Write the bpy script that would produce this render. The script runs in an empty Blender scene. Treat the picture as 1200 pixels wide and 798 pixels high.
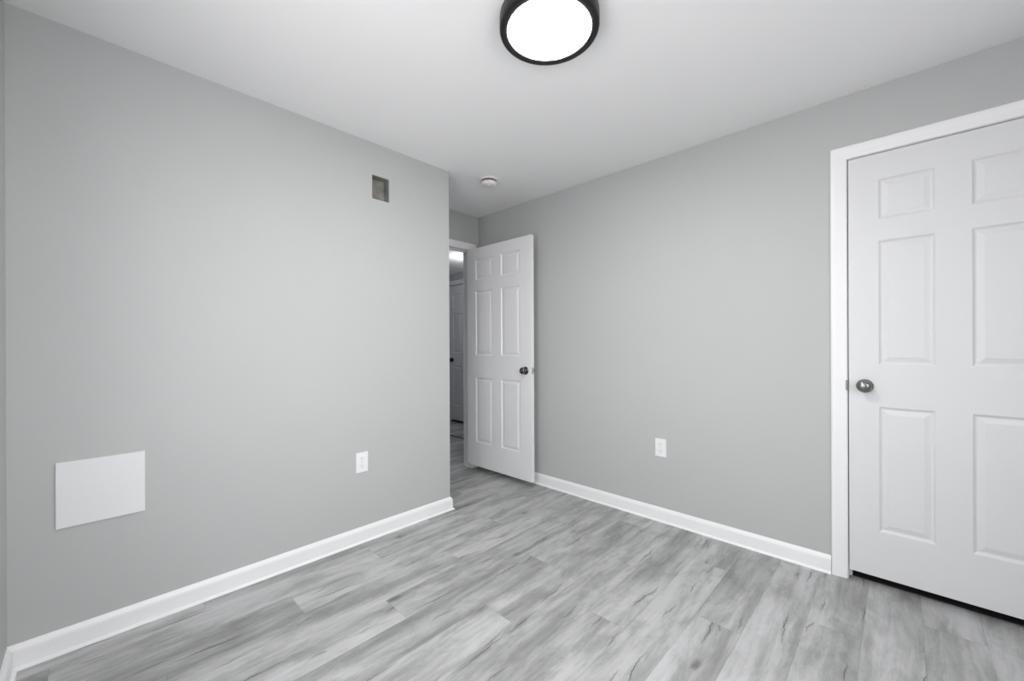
import bpy, bmesh, math, random
from mathutils import Vector, Matrix
PI = math.pi
scene = bpy.context.scene
COL = scene.collection

# ------------------------------------------------------------------ camera
H = 1.175
YAW = 0.7649
cam_d = bpy.data.cameras.new('camera')
cam = bpy.data.objects.new('camera', cam_d); COL.objects.link(cam)
cam.location = (0, 0, H)
cam.rotation_euler = (PI/2, 0.0039, YAW)
cam_d.sensor_width = 36.0
cam_d.lens = 474.2/1200*36
cam_d.shift_y = 5.6/1200
cam_d.clip_start = 0.02
scene.camera = cam

# ------------------------------------------------------------------ light and exposure
scene.view_settings.view_transform = 'Standard'
scene.view_settings.look = 'None'
scene.view_settings.exposure = 0.09
scene.view_settings.gamma = 1.0
scene.view_settings.use_curve_mapping = False
LAMP = 60.0         # emission of the ceiling lamp's diffuser
SKY = 10.0           # daylight outside the windows
HALL_W = 9.0

GROUND = 7.4        # daylight reflected up by the ground outside
w = bpy.data.worlds.new('daylight'); scene.world = w; w.use_nodes = True
wn = w.node_tree; bg = wn.nodes['Background']
wtc = wn.nodes.new('ShaderNodeTexCoord'); wsp = wn.nodes.new('ShaderNodeSeparateXYZ')
wmr = wn.nodes.new('ShaderNodeMapRange'); wmr.inputs[1].default_value = -0.02; wmr.inputs[2].default_value = 0.02
wmx = wn.nodes.new('ShaderNodeMix'); wmx.data_type = 'RGBA'
wn.links.new(wtc.outputs['Generated'], wsp.inputs[0]); wn.links.new(wsp.outputs[2], wmr.inputs[0]); wn.links.new(wmr.outputs[0], wmx.inputs[0])
wmx.inputs[6].default_value = (1.0*GROUND, 0.98*GROUND, 1.0*GROUND, 1)
wmx.inputs[7].default_value = (0.975*SKY, 0.975*SKY, 1.0*SKY, 1)
wn.links.new(wmx.outputs[2], bg.inputs[0]); bg.inputs[1].default_value = 1.0

# ------------------------------------------------------------------ room sizes
XL, YR, C = -2.336, 2.6334, 2.4236      # left wall, right wall, ceiling
XA = -2.975                           # alcove wall with the bedroom doorway
YC = 1.785                            # outside corner of the left wall
YB = -0.212                           # wall behind the camera
XW = 1.03                             # window wall
TH = 0.11

WINS = [1, 2]
WY0, WY1, WZ0, WZ1 = -0.08, 1.12, 0.80, 2.10     # window in the wall facing the left wall
BX0, BX1 = -1.35, -0.45                         # unseen window added behind the camera for fill daylight
al = bpy.data.lights.new('window_portal', 'AREA'); al.shape = 'RECTANGLE'; al.size = 1.3; al.size_y = 1.2
al.cycles.is_portal = True
ao = bpy.data.objects.new('window_portal', al); COL.objects.link(ao)
ao.location = (XW+0.105, (WY0+WY1)/2, 1.45); ao.rotation_euler = (0, PI/2, 0)
al2 = al.copy(); al2.size = 0.9; al2.size_y = 1.3
ao2 = bpy.data.objects.new('window_portal', al2); COL.objects.link(ao2)
ao2.location = ((BX0+BX1)/2, YB-0.105, 1.45); ao2.rotation_euler = (PI/2, 0, 0)

# ------------------------------------------------------------------ materials
def mat(name, col, rough=0.6, metal=0.0, bump=None, spec=0.5, var=0.0, vscale=3.0):
    m = bpy.data.materials.new(name); m.use_nodes = True
    nt = m.node_tree; b = nt.nodes['Principled BSDF']
    b.inputs['Base Color'].default_value = (*col, 1)
    b.inputs['Roughness'].default_value = rough
    b.inputs['Metallic'].default_value = metal
    b.inputs['Specular IOR Level'].default_value = spec
    tc = nt.nodes.new('ShaderNodeTexCoord')
    if bump:
        n = nt.nodes.new('ShaderNodeTexNoise'); n.inputs['Scale'].default_value = bump[0]; n.inputs['Detail'].default_value = 3
        bp = nt.nodes.new('ShaderNodeBump'); bp.inputs['Strength'].default_value = bump[1]; bp.inputs['Distance'].default_value = bump[2]
        nt.links.new(tc.outputs['Object'], n.inputs['Vector']); nt.links.new(n.outputs[0], bp.inputs['Height'])
        nt.links.new(bp.outputs[0], b.inputs['Normal'])
    n2 = nt.nodes.new('ShaderNodeTexNoise'); n2.inputs['Scale'].default_value = vscale
    nt.links.new(tc.outputs['Object'], n2.inputs['Vector'])
    mr = nt.nodes.new('ShaderNodeMapRange'); mr.inputs[3].default_value = 1-var; mr.inputs[4].default_value = 1+var
    nt.links.new(n2.outputs[0], mr.inputs[0])
    vm = nt.nodes.new('ShaderNodeVectorMath'); vm.operation = 'SCALE'; vm.inputs[0].default_value = col
    nt.links.new(mr.outputs[0], vm.inputs['Scale']); nt.links.new(vm.outputs[0], b.inputs['Base Color'])
    return m

M = {}
M['wall'] = mat('grey_wall_paint', (0.510, 0.518, 0.515), 0.62, bump=(260, 0.12, 0.002), spec=0.35, var=0.015)
M['hall_wall'] = mat('hall_wall_paint', (0.50, 0.51, 0.53), 0.6, bump=(260, 0.12, 0.002), var=0.015)
M['ceiling'] = mat('ceiling_paint', (0.91, 0.915, 0.915), 0.8, bump=(180, 0.15, 0.002), spec=0.2, var=0.01)
M['trim'] = mat('white_trim_paint', (0.89, 0.893, 0.90), 0.35, bump=(90, 0.05, 0.001), var=0.01)
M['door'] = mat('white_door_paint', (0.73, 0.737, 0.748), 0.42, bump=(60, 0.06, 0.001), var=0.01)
M['open_door'] = mat('light_lifted_door_paint', (0.87, 0.873, 0.88), 0.42, bump=(60, 0.06, 0.001), var=0.01)  # door paint lightened to offset the weak light reaching the open door
M['plate'] = mat('white_plastic', (0.86, 0.865, 0.87), 0.35, var=0.005)
M['access'] = mat('white_access_plastic', (0.80, 0.805, 0.82), 0.5, bump=(150, 0.1, 0.001), var=0.005)
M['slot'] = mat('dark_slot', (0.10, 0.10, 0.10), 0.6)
M['receptacle_slot'] = mat('grey_slot', (0.38, 0.38, 0.38), 0.6)
M['black'] = mat('black_metal', (0.014, 0.013, 0.013), 0.38, 0.3, var=0.1)
M['nickel'] = mat('brushed_nickel', (0.25, 0.245, 0.235), 0.28, 1.0, bump=(300, 0.1, 0.0005), var=0.1, vscale=30)
M['bronze'] = mat('dark_nickel', (0.16, 0.155, 0.15), 0.25, 1.0, var=0.1, vscale=30)
M['steel'] = mat('satin_steel', (0.62, 0.62, 0.61), 0.3, 1.0, var=0.06, vscale=30)
M['duct'] = mat('galvanised_duct', (0.24, 0.235, 0.21), 0.5, 0.2, bump=(40, 0.4, 0.004), var=0.6, vscale=22)
M['detector'] = mat('detector_plastic', (0.86, 0.81, 0.81), 0.4, var=0.01)
M['closet_shade'] = mat('closet_floor_shade', (0.02, 0.02, 0.022), 0.95, bump=(400, 0.6, 0.003), var=0.2, vscale=60)  # near-black colour stands in for the shade under the closed door
M['strip'] = mat('threshold_strip', (0.10, 0.10, 0.10), 0.5, var=0.05)

m = bpy.data.materials.new('lit_diffuser'); m.use_nodes = True
b = m.node_tree.nodes['Principled BSDF']
b.inputs['Base Color'].default_value = (0.9, 0.9, 0.9, 1)
b.inputs['Emission Color'].default_value = (1, 0.985, 0.965, 1); b.inputs['Emission Strength'].default_value = LAMP
M['lit'] = m

m = bpy.data.materials.new('window_glass'); m.use_nodes = True
nt = m.node_tree; nt.nodes.remove(nt.nodes['Principled BSDF'])
tr = nt.nodes.new('ShaderNodeBsdfTransparent'); gl = nt.nodes.new('ShaderNodeBsdfGlossy'); gl.inputs['Roughness'].default_value = 0.02
mx = nt.nodes.new('ShaderNodeMixShader'); mx.inputs[0].default_value = 0.07
nt.links.new(tr.outputs[0], mx.inputs[1]); nt.links.new(gl.outputs[0], mx.inputs[2])
nt.links.new(mx.outputs[0], nt.nodes['Material Output'].inputs[0])
M['glass'] = m

def floor_material():
    m = bpy.data.materials.new('grey_oak_plank_floor'); m.use_nodes = True
    nt = m.node_tree; N = nt.nodes; L = nt.links
    b = N['Principled BSDF']
    def val(x): return x
    def link(sock, x):
        if isinstance(x, (int, float)): sock.default_value = x
        else: L.new(x, sock)
    def math_(op, a, b_=0.0, c=0.0, clamp=False):
        n = N.new('ShaderNodeMath'); n.operation = op; n.use_clamp = clamp
        link(n.inputs[0], a); link(n.inputs[1], b_); link(n.inputs[2], c); return n.outputs[0]
    def comb(x, y, z=0.0):
        n = N.new('ShaderNodeCombineXYZ'); link(n.inputs[0], x); link(n.inputs[1], y); link(n.inputs[2], z); return n.outputs[0]
    def noise(v, scale, detail=4, rough=0.55, dist=0.0):
        n = N.new('ShaderNodeTexNoise'); n.inputs['Scale'].default_value = scale; n.inputs['Detail'].default_value = detail
        n.inputs['Roughness'].default_value = rough; n.inputs['Distortion'].default_value = dist
        L.new(v, n.inputs['Vector']); return n.outputs[0]
    def white(v):
        n = N.new('ShaderNodeTexWhiteNoise'); n.noise_dimensions = '2D'; L.new(v, n.inputs['Vector']); return n.outputs['Value']
    def ramp(x, a, b_, lo=0.0, hi=1.0):
        n = N.new('ShaderNodeMapRange'); n.interpolation_type = 'SMOOTHSTEP'
        L.new(x, n.inputs[0]); n.inputs[1].default_value = a; n.inputs[2].default_value = b_
        n.inputs[3].default_value = lo; n.inputs[4].default_value = hi; return n.outputs[0]
    tc = N.new('ShaderNodeTexCoord'); sp = N.new('ShaderNodeSeparateXYZ'); L.new(tc.outputs['Object'], sp.inputs[0])
    X, Y = sp.outputs[0], sp.outputs[1]
    W_, LEN = 0.178, 1.22
    u = math_('DIVIDE', math_('ADD', X, 0.114+40*W_), W_)
    row = math_('FLOOR', u)
    fu = math_('FRACT', u)
    v = math_('ADD', math_('DIVIDE', math_('SUBTRACT', Y, 2.112), LEN), math_('ADD', math_('FRACT', math_('MULTIPLY', math_('SUBTRACT', row, 39.0), 0.38)), 20.0))
    k = math_('FLOOR', v); fv = math_('FRACT', v)
    pid = white(comb(math_('ADD', row, 0.37), math_('ADD', k, 0.61)))
    pid2 = white(comb(math_('ADD', k, 7.37), math_('ADD', row, 3.61)))
    # coordinates per plank
    ox = math_('MULTIPLY', pid, 37.0); oy = math_('MULTIPLY', pid2, 53.0)
    px = math_('ADD', X, ox); py = math_('ADD', Y, oy)
    # gentle waviness of the grain
    wob = math_('MULTIPLY', math_('SUBTRACT', noise(comb(math_('MULTIPLY', px, 3.0), math_('MULTIPLY', py, 1.6)), 1.0, 2), 0.5), 0.10)
    gx = math_('ADD', px, wob)
    broad = noise(comb(math_('MULTIPLY', gx, 9.0), math_('MULTIPLY', py, 0.7)), 1.0, 2, 0.5, 0.3)
    fine = noise(comb(math_('MULTIPLY', gx, 48.0), math_('MULTIPLY', py, 2.6)), 1.0, 5, 0.65, 0.3)
    hair = noise(comb(math_('MULTIPLY', gx, 260.0), math_('MULTIPLY', py, 22.0)), 1.0, 3, 0.6)
    blot = noise(comb(math_('MULTIPLY', px, 11.0), math_('MULTIPLY', py, 3.6), 3.1), 1.0, 6, 0.68, 0.4)
    # sparse dark checks along the grain
    def checks(sx, sy, w0, l0, seed, share):
        vc = N.new('ShaderNodeTexVoronoi'); vc.inputs['Scale'].default_value = 1.0; vc.inputs['Randomness'].default_value = 0.9
        L.new(comb(math_('MULTIPLY', math_('ADD', px, seed), sx), math_('MULTIPLY', py, sy), seed), vc.inputs['Vector'])
        s3 = N.new('ShaderNodeSeparateXYZ'); L.new(vc.outputs['Position'], s3.inputs[0])
        dy = math_('SUBTRACT', py, math_('DIVIDE', s3.outputs[1], sy))
        dx = math_('SUBTRACT', math_('ADD', px, seed), math_('DIVIDE', s3.outputs[0], sx))
        wv = math_('MULTIPLY', math_('SUBTRACT', noise(comb(math_('MULTIPLY', px, 2.0), math_('MULTIPLY', py, 14.0), seed), 1.0, 3, 0.6), 0.5), 0.035)
        sl = math_('MULTIPLY', math_('SUBTRACT', white(vc.outputs['Position']), 0.5), 0.22)
        dx = math_('ABSOLUTE', math_('ADD', math_('ADD', dx, wv), math_('MULTIPLY', dy, sl)))
        taper = math_('MAXIMUM', math_('SUBTRACT', 1.0, math_('DIVIDE', math_('ABSOLUTE', dy), l0)), 0.0001)
        line = ramp(math_('DIVIDE', dx, math_('MULTIPLY', taper, w0)), 0.35, 1.0, 1.0, 0.0)
        halo = math_('MULTIPLY', ramp(math_('DIVIDE', dx, math_('MULTIPLY', taper, w0*6)), 0.0, 1.0, 1.0, 0.0), 0.25)
        s4 = N.new('ShaderNodeSeparateColor'); L.new(vc.outputs['Color'], s4.inputs[0])
        pick = ramp(s4.outputs[0], share, share+0.02, 1.0, 0.0)
        return math_('MULTIPLY', math_('MAXIMUM', line, halo), pick)
    crack = math_('MAXIMUM', checks(4.6, 2.6, 0.0034, 0.13, 4.3, 0.38), checks(7.5, 4.0, 0.0022, 0.07, 8.7, 0.35))
    # knots
    vn = N.new('ShaderNodeTexVoronoi'); vn.inputs['Scale'].default_value = 1.0
    L.new(comb(math_('MULTIPLY', px, 7.5), math_('MULTIPLY', py, 3.6)), vn.inputs['Vector'])
    kd = math_('ADD', vn.outputs['Distance'], math_('MULTIPLY', math_('SUBTRACT', blot, 0.5), 0.35))
    knot = math_('MULTIPLY', ramp(kd, 0.02, 0.19, 1.0, 0.0), ramp(white(vn.outputs['Position']), 0.62, 0.66))
    val_ = math_('ADD', 0.0, math_('MULTIPLY', ramp(broad, 0.25, 0.75), 0.30))
    val_ = math_('ADD', val_, math_('MULTIPLY', ramp(fine, 0.15, 0.85), 0.19))
    val_ = math_('ADD', val_, math_('MULTIPLY', hair, 0.12))
    val_ = math_('ADD', val_, math_('MULTIPLY', ramp(blot, 0.28, 0.66), 0.26))
    val_ = math_('ADD', val_, math_('MULTIPLY', pid, 0.15))
    cr = N.new('ShaderNodeValToRGB'); e = cr.color_ramp.elements
    e[0].position = 0.16; e[0].color = (0.20, 0.204, 0.203, 1)
    e[1].position = 0.86; e[1].color = (0.59, 0.596, 0.60, 1)
    e2 = e.new(0.45); e2.color = (0.345, 0.348, 0.345, 1)
    e3 = e.new(0.66); e3.color = (0.50, 0.503, 0.505, 1)
    L.new(val_, cr.inputs[0])
    # seams
    eu = math_('MULTIPLY', math_('MINIMUM', fu, math_('SUBTRACT', 1.0, fu)), W_)
    ev = math_('MULTIPLY', math_('MINIMUM', fv, math_('SUBTRACT', 1.0, fv)), LEN)
    seam = ramp(math_('MINIMUM', eu, ev), 0.0004, 0.0022, 1.0, 0.0)
    dark = math_('MULTIPLY', math_('MULTIPLY', math_('SUBTRACT', 1.0, math_('MULTIPLY', crack, 0.70)),
                 math_('SUBTRACT', 1.0, math_('MULTIPLY', seam, 0.16))), math_('SUBTRACT', 1.0, math_('MULTIPLY', knot, 0.45)))
    vm = N.new('ShaderNodeVectorMath'); vm.operation = 'SCALE'
    L.new(cr.outputs[0], vm.inputs[0]); L.new(dark, vm.inputs['Scale'])
    L.new(vm.outputs[0], b.inputs['Base Color'])
    L.new(ramp(fine, 0.2, 0.8, 0.52, 0.42), b.inputs['Roughness'])
    bp = N.new('ShaderNodeBump'); bp.inputs['Strength'].default_value = 0.25; bp.inputs['Distance'].default_value = 0.0015
    L.new(math_('SUBTRACT', math_('MULTIPLY', fine, 0.5), math_('ADD', seam, crack)), bp.inputs['Height'])
    L.new(bp.outputs[0], b.inputs['Normal'])
    b.inputs['Specular IOR Level'].default_value = 0.4
    return m
M['floor'] = floor_material()

# ------------------------------------------------------------------ helpers
def link_obj(name, bm, material, parent=None, smooth=False, loc=None):
    me = bpy.data.meshes.new(name)
    bmesh.ops.recalc_face_normals(bm, faces=bm.faces[:])
    if smooth:
        for f in bm.faces: f.smooth = True
    bm.to_mesh(me); bm.free()
    me.materials.append(M[material])
    o = bpy.data.objects.new(name, me); COL.objects.link(o)
    if parent: o.parent = parent
    if loc: o.location = loc
    return o
def tag(o, label=None, cat=None, group=None, kind=None):
    if label: o['label'] = label
    if cat: o['category'] = cat
    if group: o['group'] = group
    if kind: o['kind'] = kind
    return o
def struct(name, bm, material, label, cat, smooth=False):
    return tag(link_obj(name, bm, material, smooth=smooth), label, cat, kind='structure')
def empty(name, loc, rz=0.0):
    o = bpy.data.objects.new(name, None); COL.objects.link(o); o.location = loc; o.rotation_euler = (0, 0, rz)
    o.empty_display_size = 0.1
    return o
def box(bm, x0, x1, y0, y1, z0, z1, bevel=0.0):
    vs = [bm.verts.new(p) for p in ((x0,y0,z0),(x1,y0,z0),(x1,y1,z0),(x0,y1,z0),(x0,y0,z1),(x1,y0,z1),(x1,y1,z1),(x0,y1,z1))]
    fs = [bm.faces.new([vs[i] for i in f]) for f in ((3,2,1,0),(4,5,6,7),(0,1,5,4),(1,2,6,5),(2,3,7,6),(3,0,4,7))]
    if bevel:
        es = list({e for f in fs for e in f.edges})
        bmesh.ops.bevel(bm, geom=es, offset=bevel, segments=2, affect='EDGES', profile=0.6)
def lathe(bm, prof, seg=48, mtx=None, closed_ends=True):
    """revolve (radius, height) about local z"""
    rings = []
    for r, z in prof:
        if r < 1e-6: rings.append([bm.verts.new((0, 0, z))])
        else: rings.append([bm.verts.new((r*math.cos(2*PI*i/seg), r*math.sin(2*PI*i/seg), z)) for i in range(seg)])
    for a, c in zip(rings, rings[1:]):
        for i in range(seg):
            j = (i+1) % seg
            if len(a) == 1 and len(c) == 1: continue
            if len(a) == 1: bm.faces.new((a[0], c[i], c[j]))
            elif len(c) == 1: bm.faces.new((a[i], a[j], c[0]))
            else: bm.faces.new((a[i], a[j], c[j], c[i]))
    if mtx is not None: bmesh.ops.transform(bm, matrix=mtx, verts=bm.verts[:])
def wall_slab(axis, p0, p1, a0, a1, z0, z1, holes=()):
    """a wall between p0 and p1 on `axis`, spanning a0..a1 on the other one, with rectangular holes (a0,a1,z0,z1)"""
    bm = bmesh.new()
    As = sorted({a0, a1, *[h[0] for h in holes], *[h[1] for h in holes]})
    Zs = sorted({z0, z1, *[h[2] for h in holes], *[h[3] for h in holes]})
    cell = {}
    for i in range(len(As)-1):
        for j in range(len(Zs)-1):
            ca, cz = (As[i]+As[i+1])/2, (Zs[j]+Zs[j+1])/2
            cell[i, j] = not any(h[0] < ca < h[1] and h[2] < cz < h[3] for h in holes)
    V = {}
    def vt(i, j, s):
        if (i, j, s) not in V:
            p, a, z = (p0, p1)[s], As[i], Zs[j]
            V[i, j, s] = bm.verts.new((p, a, z) if axis == 'x' else (a, p, z))
        return V[i, j, s]
    for (i, j), solid in cell.items():
        if not solid: continue
        for s in (0, 1): bm.faces.new([vt(i, j, s), vt(i+1, j, s), vt(i+1, j+1, s), vt(i, j+1, s)])
        for di, dj, e in ((-1,0,((i,j),(i,j+1))), (1,0,((i+1,j),(i+1,j+1))), (0,-1,((i,j),(i+1,j))), (0,1,((i,j+1),(i+1,j+1)))):
            if not cell.get((i+di, j+dj), False):
                bm.faces.new([vt(*e[0], 0), vt(*e[1], 0), vt(*e[1], 1), vt(*e[0], 1)])
    return bm
def sweep(bm, path, n, prof):
    """sweep profile [(u, v)] along a mitred path lying in a plane with normal n; u goes along t x n"""
    n = Vector(n); pts = [Vector(p) for p in path]; rings = []
    for i, p in enumerate(pts):
        ss = []
        if i > 0: ss.append((pts[i]-pts[i-1]).normalized().cross(n))
        if i < len(pts)-1: ss.append((pts[i+1]-pts[i]).normalized().cross(n))
        mv = ss[0] if len(ss) == 1 else (ss[0]+ss[1])/(1+ss[0].dot(ss[1]))
        rings.append([bm.verts.new(p + mv*u + n*v) for u, v in prof])
    k = len(prof)
    for a, c in zip(rings, rings[1:]):
        for i in range(k): bm.faces.new((a[i], a[(i+1) % k], c[(i+1) % k], c[i]))
    bm.faces.new(rings[0]); bm.faces.new(list(reversed(rings[-1])))

BASE = [(0,0),(0.025,0),(0.0245,0.004),(0.021,0.008),(0.0145,0.011),(0.0135,0.066),(0.012,0.074),(0.008,0.082),(0.005,0.088),(0,0.090)]
CAS = [(0,0),(0,0.006),(0.004,0.0105),(0.014,0.012),(0.030,0.0135),(0.044,0.016),(0.056,0.0165),(0.062,0.015),(0.065,0.011),(0.065,0)]

# ------------------------------------------------------------------ the shell
bm = bmesh.new(); box(bm, -5.45, XW+TH, YB-TH, 4.4, -0.06, 0.0)
struct('floor', bm, 'floor', 'light grey wood-look plank floor running through the room and hall', 'floor')
bm = bmesh.new(); box(bm, XA-TH, XW+TH, YB-TH, YR+0.85, C, C+0.06)
struct('ceiling', bm, 'ceiling', 'flat white bedroom ceiling', 'ceiling')

VY0, VY1, VZ0, VZ1 = 1.200, 1.314, 2.081, 2.227
struct('wall_left', wall_slab('x', XL-TH, XL, YB-TH, YC, 0, C, [(VY0, VY1, VZ0, VZ1)]), 'wall',
       'large grey painted wall on the left with the open vent hole', 'wall')
struct('wall_alcove_side', wall_slab('y', YC-TH, YC, XA-TH, XL-TH, 0, C), 'wall',
       'short grey wall turning the corner into the entry alcove', 'wall')
CX0, CX1, CZ = -0.192, 0.530, 2.099         # closet opening
struct('wall_right', wall_slab('y', YR, YR+TH, XA, XW+TH, 0, C, [(CX0, CX1, 0, CZ)]), 'wall',
       'grey painted wall on the right holding the closed white door', 'wall')
DY0, DY1, DZ = 1.786, 2.530, 2.085          # bedroom doorway
struct('wall_alcove', wall_slab('x', XA-TH, XA, YC, YR+TH, 0, C, [(DY0, DY1, 0, DZ)]), 'wall',
       'narrow grey wall above the open doorway at the back', 'wall')
struct('wall_back', wall_slab('y', YB-TH, YB, XL, XW+TH, 0, C, [(BX0, BX1, WZ0, WZ1)] if 2 in WINS else []), 'wall', 'grey wall meeting the left edge of the left wall', 'wall')
struct('wall_window', wall_slab('x', XW, XW+TH, YB, YR, 0, C, [(WY0, WY1, WZ0, WZ1)] if 1 in WINS else []), 'wall', 'grey wall with the window, facing the left wall', 'wall')

# closet behind the right-hand door
bm = wall_slab('y', YR+0.70, YR+0.76, -0.75, XW+TH, 0, C); struct('wall_closet_back', bm, 'wall', 'closet wall behind the closed white door', 'wall')
bm = wall_slab('x', -0.75, -0.69, YR+TH, YR+0.70, 0, C); struct('wall_closet_side', bm, 'wall', 'closet side wall behind the closed white door', 'wall')
bm = wall_slab('x', XW+0.05, XW+TH, YR+TH, YR+0.70, 0, C); struct('wall_closet_end', bm, 'wall', 'closet end wall behind the closed white door', 'wall')

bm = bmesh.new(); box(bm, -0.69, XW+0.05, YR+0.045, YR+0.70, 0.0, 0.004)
struct('floor_closet', bm, 'closet_shade', 'closet floor coloured dark for the shade in the gap under the closed door', 'floor')

# hall beyond the doorway
HC, HY = 2.27, 3.85
bm = bmesh.new(); box(bm, -5.45, XA-TH, 0.8, HY+0.5, HC, HC+0.06); struct('ceiling_hall', bm, 'ceiling', 'lower white hall ceiling seen through the doorway', 'ceiling')
HD0, HD1 = -5.06, -4.33
struct('wall_hall_end', wall_slab('y', HY, HY+0.1, -5.35, XA-TH, 0, HC, [(HD0, HD1, 0, 2.10)]), 'hall_wall', 'grey hall wall around the far white door', 'wall')
struct('wall_hall_left', wall_slab('x', -5.45, -5.35, 0.9, HY, 0, HC), 'hall_wall', 'grey far side wall of the hall', 'wall')
struct('wall_hall_near', wall_slab('y', 0.8, 0.9, -5.45, XA-TH, 0, HC), 'hall_wall', 'grey near end wall of the hall', 'wall')
struct('wall_hall_right', wall_slab('x', XA-TH, XA-0.02, YR+TH, HY+0.45, 0, HC), 'hall_wall', 'grey hall wall past the doorway', 'wall')
struct('wall_hall_bedroom', wall_slab('x', XA-TH, XA-0.02, 0.9, YC-TH, 0, HC), 'hall_wall', 'grey hall wall before the doorway', 'wall')

struct('wall_hall_behind_door', wall_slab('y', HY+0.45, HY+0.5, -5.45, XA-0.02, 0, HC), 'hall_wall', 'wall of the room behind the far hall door', 'wall')
struct('wall_left_backing', wall_slab('x', XL-TH-0.04, XL-TH, YB-TH, YC-TH, 0, C), 'slot', 'dark backing slab added behind the vent hole to shut out sky light', 'wall')  # added slab: blocks sky light, its dark colour stands for cavity shade
struct('wall_hall_behind_side', wall_slab('x', -5.45, -5.35, HY, HY+0.45, 0, HC), 'hall_wall', 'side wall of the room behind the far hall door', 'wall')

# baseboards
T = 0.0
bm = bmesh.new(); sweep(bm, [(XL, YB, 0), (XL, YC, 0), (XA, YC, 0)], (0, 0, 1), BASE)
struct('baseboard_left', bm, 'trim', 'white baseboard along the left wall, wrapping its corner', 'baseboard')
bm = bmesh.new(); sweep(bm, [(XA+0.0, YR, 0), (CX0-0.0665, YR, 0)], (0, 0, 1), BASE)
struct('baseboard_right', bm, 'trim', 'white baseboard along the right wall up to the door casing', 'baseboard')
bm = bmesh.new(); sweep(bm, [(CX1+0.0665, YR, 0), (XW, YR, 0), (XW, YB, 0), (XL+0.02, YB, 0)], (0, 0, 1), BASE)
struct('baseboard_back', bm, 'trim', 'white baseboard under the window and behind the viewer', 'baseboard')
bm = bmesh.new(); sweep(bm, [(HD1+0.066, HY, 0), (XA-TH, HY, 0)], (0, 0, 1), BASE)
struct('baseboard_hall', bm, 'trim', 'white baseboard beside the far hall door', 'baseboard')

# casings and jambs (one trim object per doorway)
def door_trim(name, label, plane, a0, a1, top, face, depth_dir, depth, left=True, right=True):
    """plane 'y': wall face at y=face looking to -y.  plane 'x': wall face at x=face looking to +x"""
    bm = bmesh.new()
    if plane == 'y': P = lambda a, z, d=0: (a, face+d, z); n = (0, -1, 0)
    else: P = lambda a, z, d=0: (face-d, a, z); n = (1, 0, 0)
    pth = []
    if left: pth.append(P(a0, 0))
    pth += [P(a0, top), P(a1, top)]
    if right: pth.append(P(a1, 0))
    # orient so that u points away from the opening
    t = (Vector(pth[1])-Vector(pth[0])).normalized(); s = t.cross(Vector(n))
    centre = Vector(P((a0+a1)/2, top/2))
    if s.dot(Vector(pth[0])-centre) < 0: pth.reverse()
    sweep(bm, pth, n, CAS)
    return bm
def jamb(bm, plane, a0, a1, top, face, depth, stop=None):
    t = 0.012
    def bx(aa0, aa1, d0, d1, z0, z1):
        if plane == 'y': box(bm, aa0, aa1, face+d0, face+d1, z0, z1)
        else: box(bm, face-d1, face-d0, aa0, aa1, z0, z1)
    bx(a0-0.0005, a0+t*0.1, 0.0, depth, 0, top)
    bx(a1-t*0.1, a1+0.0005, 0.0, depth, 0, top)
    bx(a0, a1, 0.0, depth, top-t*0.1, top+0.0005)
    if stop:
        s0, s1 = stop
        bx(a0+t*0.1, a0+0.013, s0, s1, 0, top-0.001); bx(a1-0.013, a1-t*0.1, s0, s1, 0, top-0.001)
        bx(a0+0.013, a1-0.013, s0, s1, top-0.012, top-0.001)

bm = door_trim('t', '', 'y', CX0, CX1, CZ, YR, 1, TH); jamb(bm, 'y', CX0, CX1, CZ, YR, TH, (0.040, 0.075))
tr1 = struct('trim_1', bm, 'trim', 'white casing framing the closed six-panel door on the right', 'door casing')
bm = door_trim('t', '', 'x', DY0, DY1, DZ, XA, 1, TH, left=False); jamb(bm, 'x', DY0, DY1, DZ, XA, TH, (0.040, 0.070))
tr2 = struct('trim_2', bm, 'trim', 'white casing over the open doorway in the alcove', 'door casing')
bm = door_trim('t', '', 'y', HD0, HD1, 2.10, HY, 1, 0.1); jamb(bm, 'y', HD0, HD1, 2.10, HY, 0.1, (0.040, 0.07))
tr3 = struct('trim_3', bm, 'trim', 'white casing around the far door in the hall', 'door casing')
bm = bmesh.new(); sweep(bm, [(XA-TH, 3.26, 0.0), (-5.35, 3.26, 0.0)], (0, 0, 1), [(-0.02, 0), (-0.012, 0.006), (0.012, 0.006), (0.02, 0)])
struct('trim_4', bm, 'strip', 'dark threshold strip across the hall floor', 'threshold')

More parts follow.
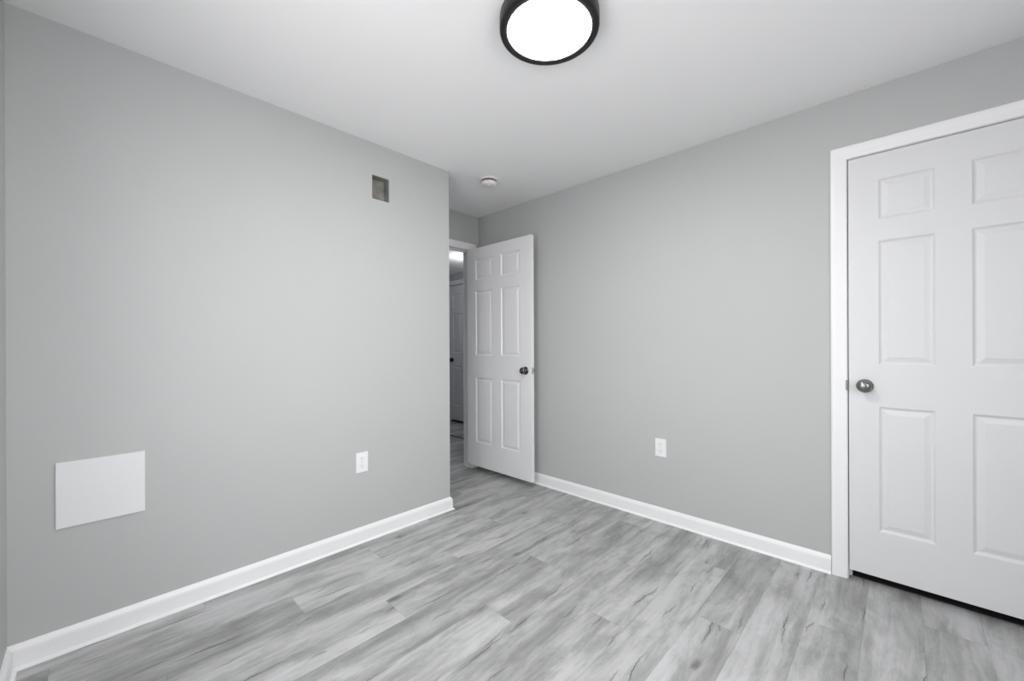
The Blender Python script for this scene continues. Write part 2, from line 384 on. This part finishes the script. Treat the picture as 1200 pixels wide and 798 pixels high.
# ------------------------------------------------------------------ doors
def door_leaf(width, height, thick=0.035, st=0.112):
    """six-panel leaf: x 0..width, y 0 (face) .. thick, z 0..height"""
    bm = bmesh.new()
    mu = 0.110
    pw = (width-2*st-mu)/2
    xs = [0, st, st+pw, st+pw+mu, width-st, width]
    zs = [0, 0.222, 0.823, 1.027, 1.624, 1.727, 1.920, height]
    for yf, sgn in ((0.0, 1), (thick, -1)):
        cache = {}
        def v(x, y, z):
            key = (round(x, 5), round(y, 5), round(z, 5))
            if key not in cache: cache[key] = bm.verts.new((x, y, z))
            return cache[key]
        for i in range(5):
            for j in range(7):
                x0, x1, z0, z1 = xs[i], xs[i+1], zs[j], zs[j+1]
                if i in (1, 3) and j in (1, 3, 5):
                    steps = [(0, 0), (0.003, 0.0025), (0.008, 0.0070), (0.013, 0.0085), (0.018, 0.0075), (0.036, 0.0020), (0.038, 0.0020)]
                    rings = [[v(x0+q, yf+sgn*d, z0+q), v(x1-q, yf+sgn*d, z0+q), v(x1-q, yf+sgn*d, z1-q), v(x0+q, yf+sgn*d, z1-q)] for q, d in steps]
                    for a, c in zip(rings, rings[1:]):
                        for m_ in range(4): bm.faces.new((a[m_], a[(m_+1) % 4], c[(m_+1) % 4], c[m_]))
                    bm.faces.new(rings[-1])
                else:
                    bm.faces.new((v(x0, yf, z0), v(x1, yf, z0), v(x1, yf, z1), v(x0, yf, z1)))
    for a, c in (((0,0),(width,0)), ((0,height),(width,height))):
        bm.faces.new([bm.verts.new(p) for p in ((a[0],0,a[1]),(c[0],0,c[1]),(c[0],thick,c[1]),(a[0],thick,a[1]))])
    for x in (0, width):
        bm.faces.new([bm.verts.new(p) for p in ((x,0,0),(x,0,height),(x,thick,height),(x,thick,0))])
    bmesh.ops.remove_doubles(bm, verts=bm.verts[:], dist=1e-5)
    return bm
ROSE = [(0,0),(0.031,0),(0.033,0.002),(0.031,0.006),(0.022,0.009),(0.013,0.011),(0.0115,0.014)]
KNOB = [(0.0115,0.0),(0.0115,0.012),(0.016,0.015),(0.0245,0.020),(0.0285,0.028),(0.0275,0.036),(0.022,0.0425),(0.012,0.0455),(0,0.0465)]
def knob(parent, x, y, z, out, material):
    """door knob on a face; out = -1 points to local -y, +1 to +y"""
    rot = Matrix.Rotation(PI/2 if out < 0 else -PI/2, 4, 'X')
    bm = bmesh.new(); lathe(bm, KNOB, 40, Matrix.Translation((0, 0, 0.011)))
    bmesh.ops.transform(bm, matrix=rot, verts=bm.verts[:])
    k = link_obj('door_knob', bm, material, parent, True, (x, y, z))
    bm = bmesh.new(); lathe(bm, ROSE, 40); bmesh.ops.transform(bm, matrix=rot, verts=bm.verts[:])
    link_obj('rose', bm, material, k, True)
    bm = bmesh.new(); lathe(bm, [(0, 0.0572), (0.0045, 0.0572), (0.0050, 0.0588), (0, 0.0592)], 20)
    bmesh.ops.transform(bm, matrix=rot, verts=bm.verts[:])
    link_obj('lock_button', bm, 'steel', k, True)
    return k
def hinge(parent, x, y, z):
    bm = bmesh.new(); lathe(bm, [(0,-0.047),(0.003,-0.047),(0.006,-0.045),(0.006,0.045),(0.003,0.047),(0,0.047)], 20)
    link_obj('hinge', bm, 'nickel', parent, True, (x, y, z))

# closed door on the right wall
D1W = CX1-CX0-0.0095
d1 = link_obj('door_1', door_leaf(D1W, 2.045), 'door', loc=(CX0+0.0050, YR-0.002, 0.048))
tag(d1, 'closed white six-panel door in the right wall, cut by the picture edge', 'door', kind='structure')
knob(d1, 0.0605, 0.0, 0.921, -1, 'nickel')
knob(d1, 0.0605, 0.035, 0.921, 1, 'nickel')
bm = bmesh.new(); box(bm, -0.0108, -0.0030, -0.0150, 0.010, 0.896, 0.946, 0.002)
lt = link_obj('strike_plate', bm, 'nickel', d1)
for z in (0.22, 1.02, 1.82): hinge(d1, D1W+0.001, -0.0065, z)

# open door leaning back along the right wall: hinge at the alcove wall, free edge towards us
D2W = 0.808
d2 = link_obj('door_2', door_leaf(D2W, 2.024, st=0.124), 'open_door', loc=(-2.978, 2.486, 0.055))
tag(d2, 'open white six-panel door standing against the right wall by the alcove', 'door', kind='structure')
knob(d2, D2W-0.060, 0.0, 0.911, -1, 'bronze')
knob(d2, D2W-0.060, 0.035, 0.911, 1, 'bronze')
bm = bmesh.new(); box(bm, D2W-0.0005, D2W+0.0015, 0.006, 0.029, 0.883, 0.939, 0.0006)
lp = link_obj('latch_plate', bm, 'steel', d2)
bm = bmesh.new(); box(bm, D2W+0.001, D2W+0.012, 0.011, 0.024, 0.901, 0.921, 0.002)
link_obj('latch_bolt', bm, 'steel', lp)
for z in (0.22, 1.02, 1.82): hinge(d2, 0.010, 0.0425, z)

# far door in the hall
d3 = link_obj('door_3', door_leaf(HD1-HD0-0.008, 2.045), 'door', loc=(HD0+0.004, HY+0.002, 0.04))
tag(d3, 'dim white panelled door at the far end of the hall', 'door', kind='structure')
knob(d3, 0.085, 0.0, 0.915, -1, 'black')

# ------------------------------------------------------------------ window behind the viewer's right
def frame(bm, x0, x1, y0, y1, z0, z1, t):
    box(bm, x0, x1, y0, y0+t, z0, z1); box(bm, x0, x1, y1-t, y1, z0, z1)
    box(bm, x0, x1, y0+t, y1-t, z0, z0+t); box(bm, x0, x1, y0+t, y1-t, z1-t, z1)
def window(name, loc, rz, width, label):
    win = empty(name, loc, rz); tag(win, label, 'window', kind='structure')
    hw, hh = width/2, WZ1-WZ0
    bm = bmesh.new(); frame(bm, 0.002, TH-0.002, -hw+0.0005, hw-0.0005, 0.0005, hh-0.0005, 0.03); link_obj('window_frame', bm, 'trim', win)
    for z0, z1, x0 in ((0.031, hh/2+0.02, 0.03), (hh/2-0.02, hh-0.031, 0.062)):
        bm = bmesh.new(); frame(bm, x0, x0+0.03, -hw+0.031, hw-0.031, z0, z1, 0.038); s = link_obj('sash', bm, 'trim', win)
        bm = bmesh.new(); box(bm, x0+0.012, x0+0.016, -hw+0.069, hw-0.069, z0+0.038, z1-0.038); link_obj('pane', bm, 'glass', s)
    bm = bmesh.new()
    sweep(bm, [(0, hw, 0), (0, hw, hh), (0, -hw, hh), (0, -hw, 0)], (-1, 0, 0), CAS)
    link_obj('window_casing', bm, 'trim', win)
    bm = bmesh.new(); box(bm, -0.05, 0.002, -hw-0.09, hw+0.09, -0.022, 0.0, 0.004); link_obj('window_sill', bm, 'trim', win)
if 1 in WINS: window('window_1', (XW, (WY0+WY1)/2, WZ0), 0, WY1-WY0, 'white double-hung window in the wall facing the left wall')
if 2 in WINS: window('fill_window', ((BX0+BX1)/2, YB, WZ0), -PI/2, BX1-BX0, 'unseen white double-hung window added behind the viewer for fill daylight')  # added out of view to throw more daylight on the right wall and doors

# ------------------------------------------------------------------ ceiling lamp
LX, LY = -0.966, 1.218
lamp = empty('ceiling_light', (LX, LY, C)); tag(lamp, 'round flush ceiling light with black rim and glowing white diffuser', 'ceiling light')
RO, RI, HT = 0.189, 0.159, 0.052
bm = bmesh.new(); lathe(bm, [(RI, -0.004), (RO-0.002, 0.0), (RO, -0.002), (RO, -HT+0.006), (RO-0.002, -HT+0.002), (RO-0.006, -HT), (RI+0.004, -HT), (RI, -HT+0.003), (RI, -0.004)], 96)
link_obj('rim', bm, 'black', lamp, True)
bm = bmesh.new(); lathe(bm, [(RI-0.0005, -HT+0.012), (RI-0.0005, -HT+0.005), (RI-0.004, -HT+0.002), (RI*0.8, -HT-0.001), (RI*0.5, -HT-0.003), (0, -HT-0.004)], 96)
link_obj('diffuser', bm, 'lit', lamp, True)
bm = bmesh.new(); lathe(bm, [(0, -0.001), (RI-0.006, -0.001), (RI-0.006, -0.010), (0, -0.010)], 48)
link_obj('mounting_plate', bm, 'plate', lamp)

# ------------------------------------------------------------------ smoke detector
sd = empty('smoke_detector', (-2.235, 2.085, C)); tag(sd, 'small round white smoke detector on the ceiling near the alcove', 'smoke detector')
bm = bmesh.new(); lathe(bm, [(0, 0), (0.072, 0), (0.074, -0.002), (0.074, -0.008), (0.071, -0.011), (0, -0.011)], 56); link_obj('base', bm, 'detector', sd, False)
bm = bmesh.new(); lathe(bm, [(0.05, -0.0105), (0.055, -0.0105), (0.055, -0.0235), (0.05, -0.0235)], 56); link_obj('vent_slot', bm, 'slot', sd, False)
bm = bmesh.new(); lathe(bm, [(0, -0.023), (0.060, -0.023), (0.062, -0.025), (0.060, -0.034), (0.054, -0.041), (0.044, -0.045), (0.020, -0.046), (0, -0.046)], 56); cv = link_obj('cover', bm, 'detector', sd, True)
bm = bmesh.new(); lathe(bm, [(0, -0.045), (0.011, -0.045), (0.011, -0.048), (0.009, -0.049), (0, -0.049)], 24); bmesh.ops.translate(bm, vec=(0.012, -0.012, 0), verts=bm.verts[:])
link_obj('test_button', bm, 'plate', cv, True)

# ------------------------------------------------------------------ outlets
def outlet(label, loc, rz):
    """plate in local xz plane facing -y"""
    o = empty('power_outlet', loc, rz); tag(o, label, 'outlet', 'white duplex wall outlets')
    bm = bmesh.new(); box(bm, -0.037, 0.037, -0.0055, 0.0, -0.0595, 0.0595, 0.002); link_obj('cover_plate', bm, 'plate', o)
    for s in (-1, 1):
        bm = bmesh.new(); n = 28; vs = []
        for dy in (-0.0048, -0.0078):
            vs.append([bm.verts.new((max(-0.0165, min(0.0165, 0.019*math.cos(2*PI*i/n))), dy, s*0.0235+0.0155*math.sin(2*PI*i/n))) for i in range(n)])
        for i in range(n): bm.faces.new((vs[0][i], vs[0][(i+1) % n], vs[1][(i+1) % n], vs[1][i]))
        bm.faces.new(vs[1]); bm.faces.new(vs[0])
        r = link_obj('receptacle', bm, 'plate', o)
        bm = bmesh.new()
        box(bm, -0.0085, -0.006, -0.0081, -0.0076, s*0.0235-0.001, s*0.0235+0.009)
        box(bm, 0.006, 0.0085, -0.0081, -0.0076, s*0.0235-0.001, s*0.0235+0.008)
        box(bm, -0.0025, 0.0025, -0.0081, -0.0076, s*0.0235-0.010, s*0.0235-0.005)
        link_obj('slots', bm, 'receptacle_slot', r)
    bm = bmesh.new(); lathe(bm, [(0, 0.0050), (0.0034, 0.0050), (0.0030, 0.0066), (0, 0.0070)], 16, Matrix.Rotation(PI/2, 4, 'X')); link_obj('screw', bm, 'steel', o, True)
    return o
outlet('white duplex outlet on the left wall, low near the alcove corner', (XL, 1.127, 0.477), PI/2)
outlet('white duplex outlet on the right wall between the two doors', (-1.155, YR, 0.489), 0)

# ------------------------------------------------------------------ access panel
bm = bmesh.new(); box(bm, XL, XL+0.007, -0.094, 0.160, 0.476, 0.730, 0.0015)
tag(link_obj('access_panel', bm, 'access'), 'blank white square access panel low on the left wall', 'wall panel')

# ------------------------------------------------------------------ open duct behind the vent hole
bm = bmesh.new()
x1, x0 = XL-0.005, XL-0.040
a = [(VY0+0.002, VZ0+0.002), (VY1-0.013, VZ0+0.002), (VY1-0.013, VZ1-0.008), (VY0+0.002, VZ1-0.008)]
bm.faces.new([bm.verts.new((x0, *p)) for p in a])
for i in range(4):
    p, q = a[i], a[(i+1) % 4]
    bm.faces.new([bm.verts.new(v) for v in ((x0,*p),(x0,*q),(x1,*q),(x1,*p))])
bmesh.ops.remove_doubles(bm, verts=bm.verts[:], dist=1e-5)
bmesh.ops.solidify(bm, geom=bm.faces[:], thickness=0.0012)
tag(link_obj('vent_duct', bm, 'duct'), 'bare metal duct inside the uncovered vent hole high on the left wall', 'vent')

# ------------------------------------------------------------------ hall light
hl = bpy.data.lights.new('hall_light', 'POINT'); hl.energy = HALL_W; hl.shadow_soft_size = 0.12; hl.color = (0.95, 0.97, 1.0)
ho = bpy.data.objects.new('hall_light', hl); COL.objects.link(ho); ho.location = (-3.80, 3.25, 2.14)
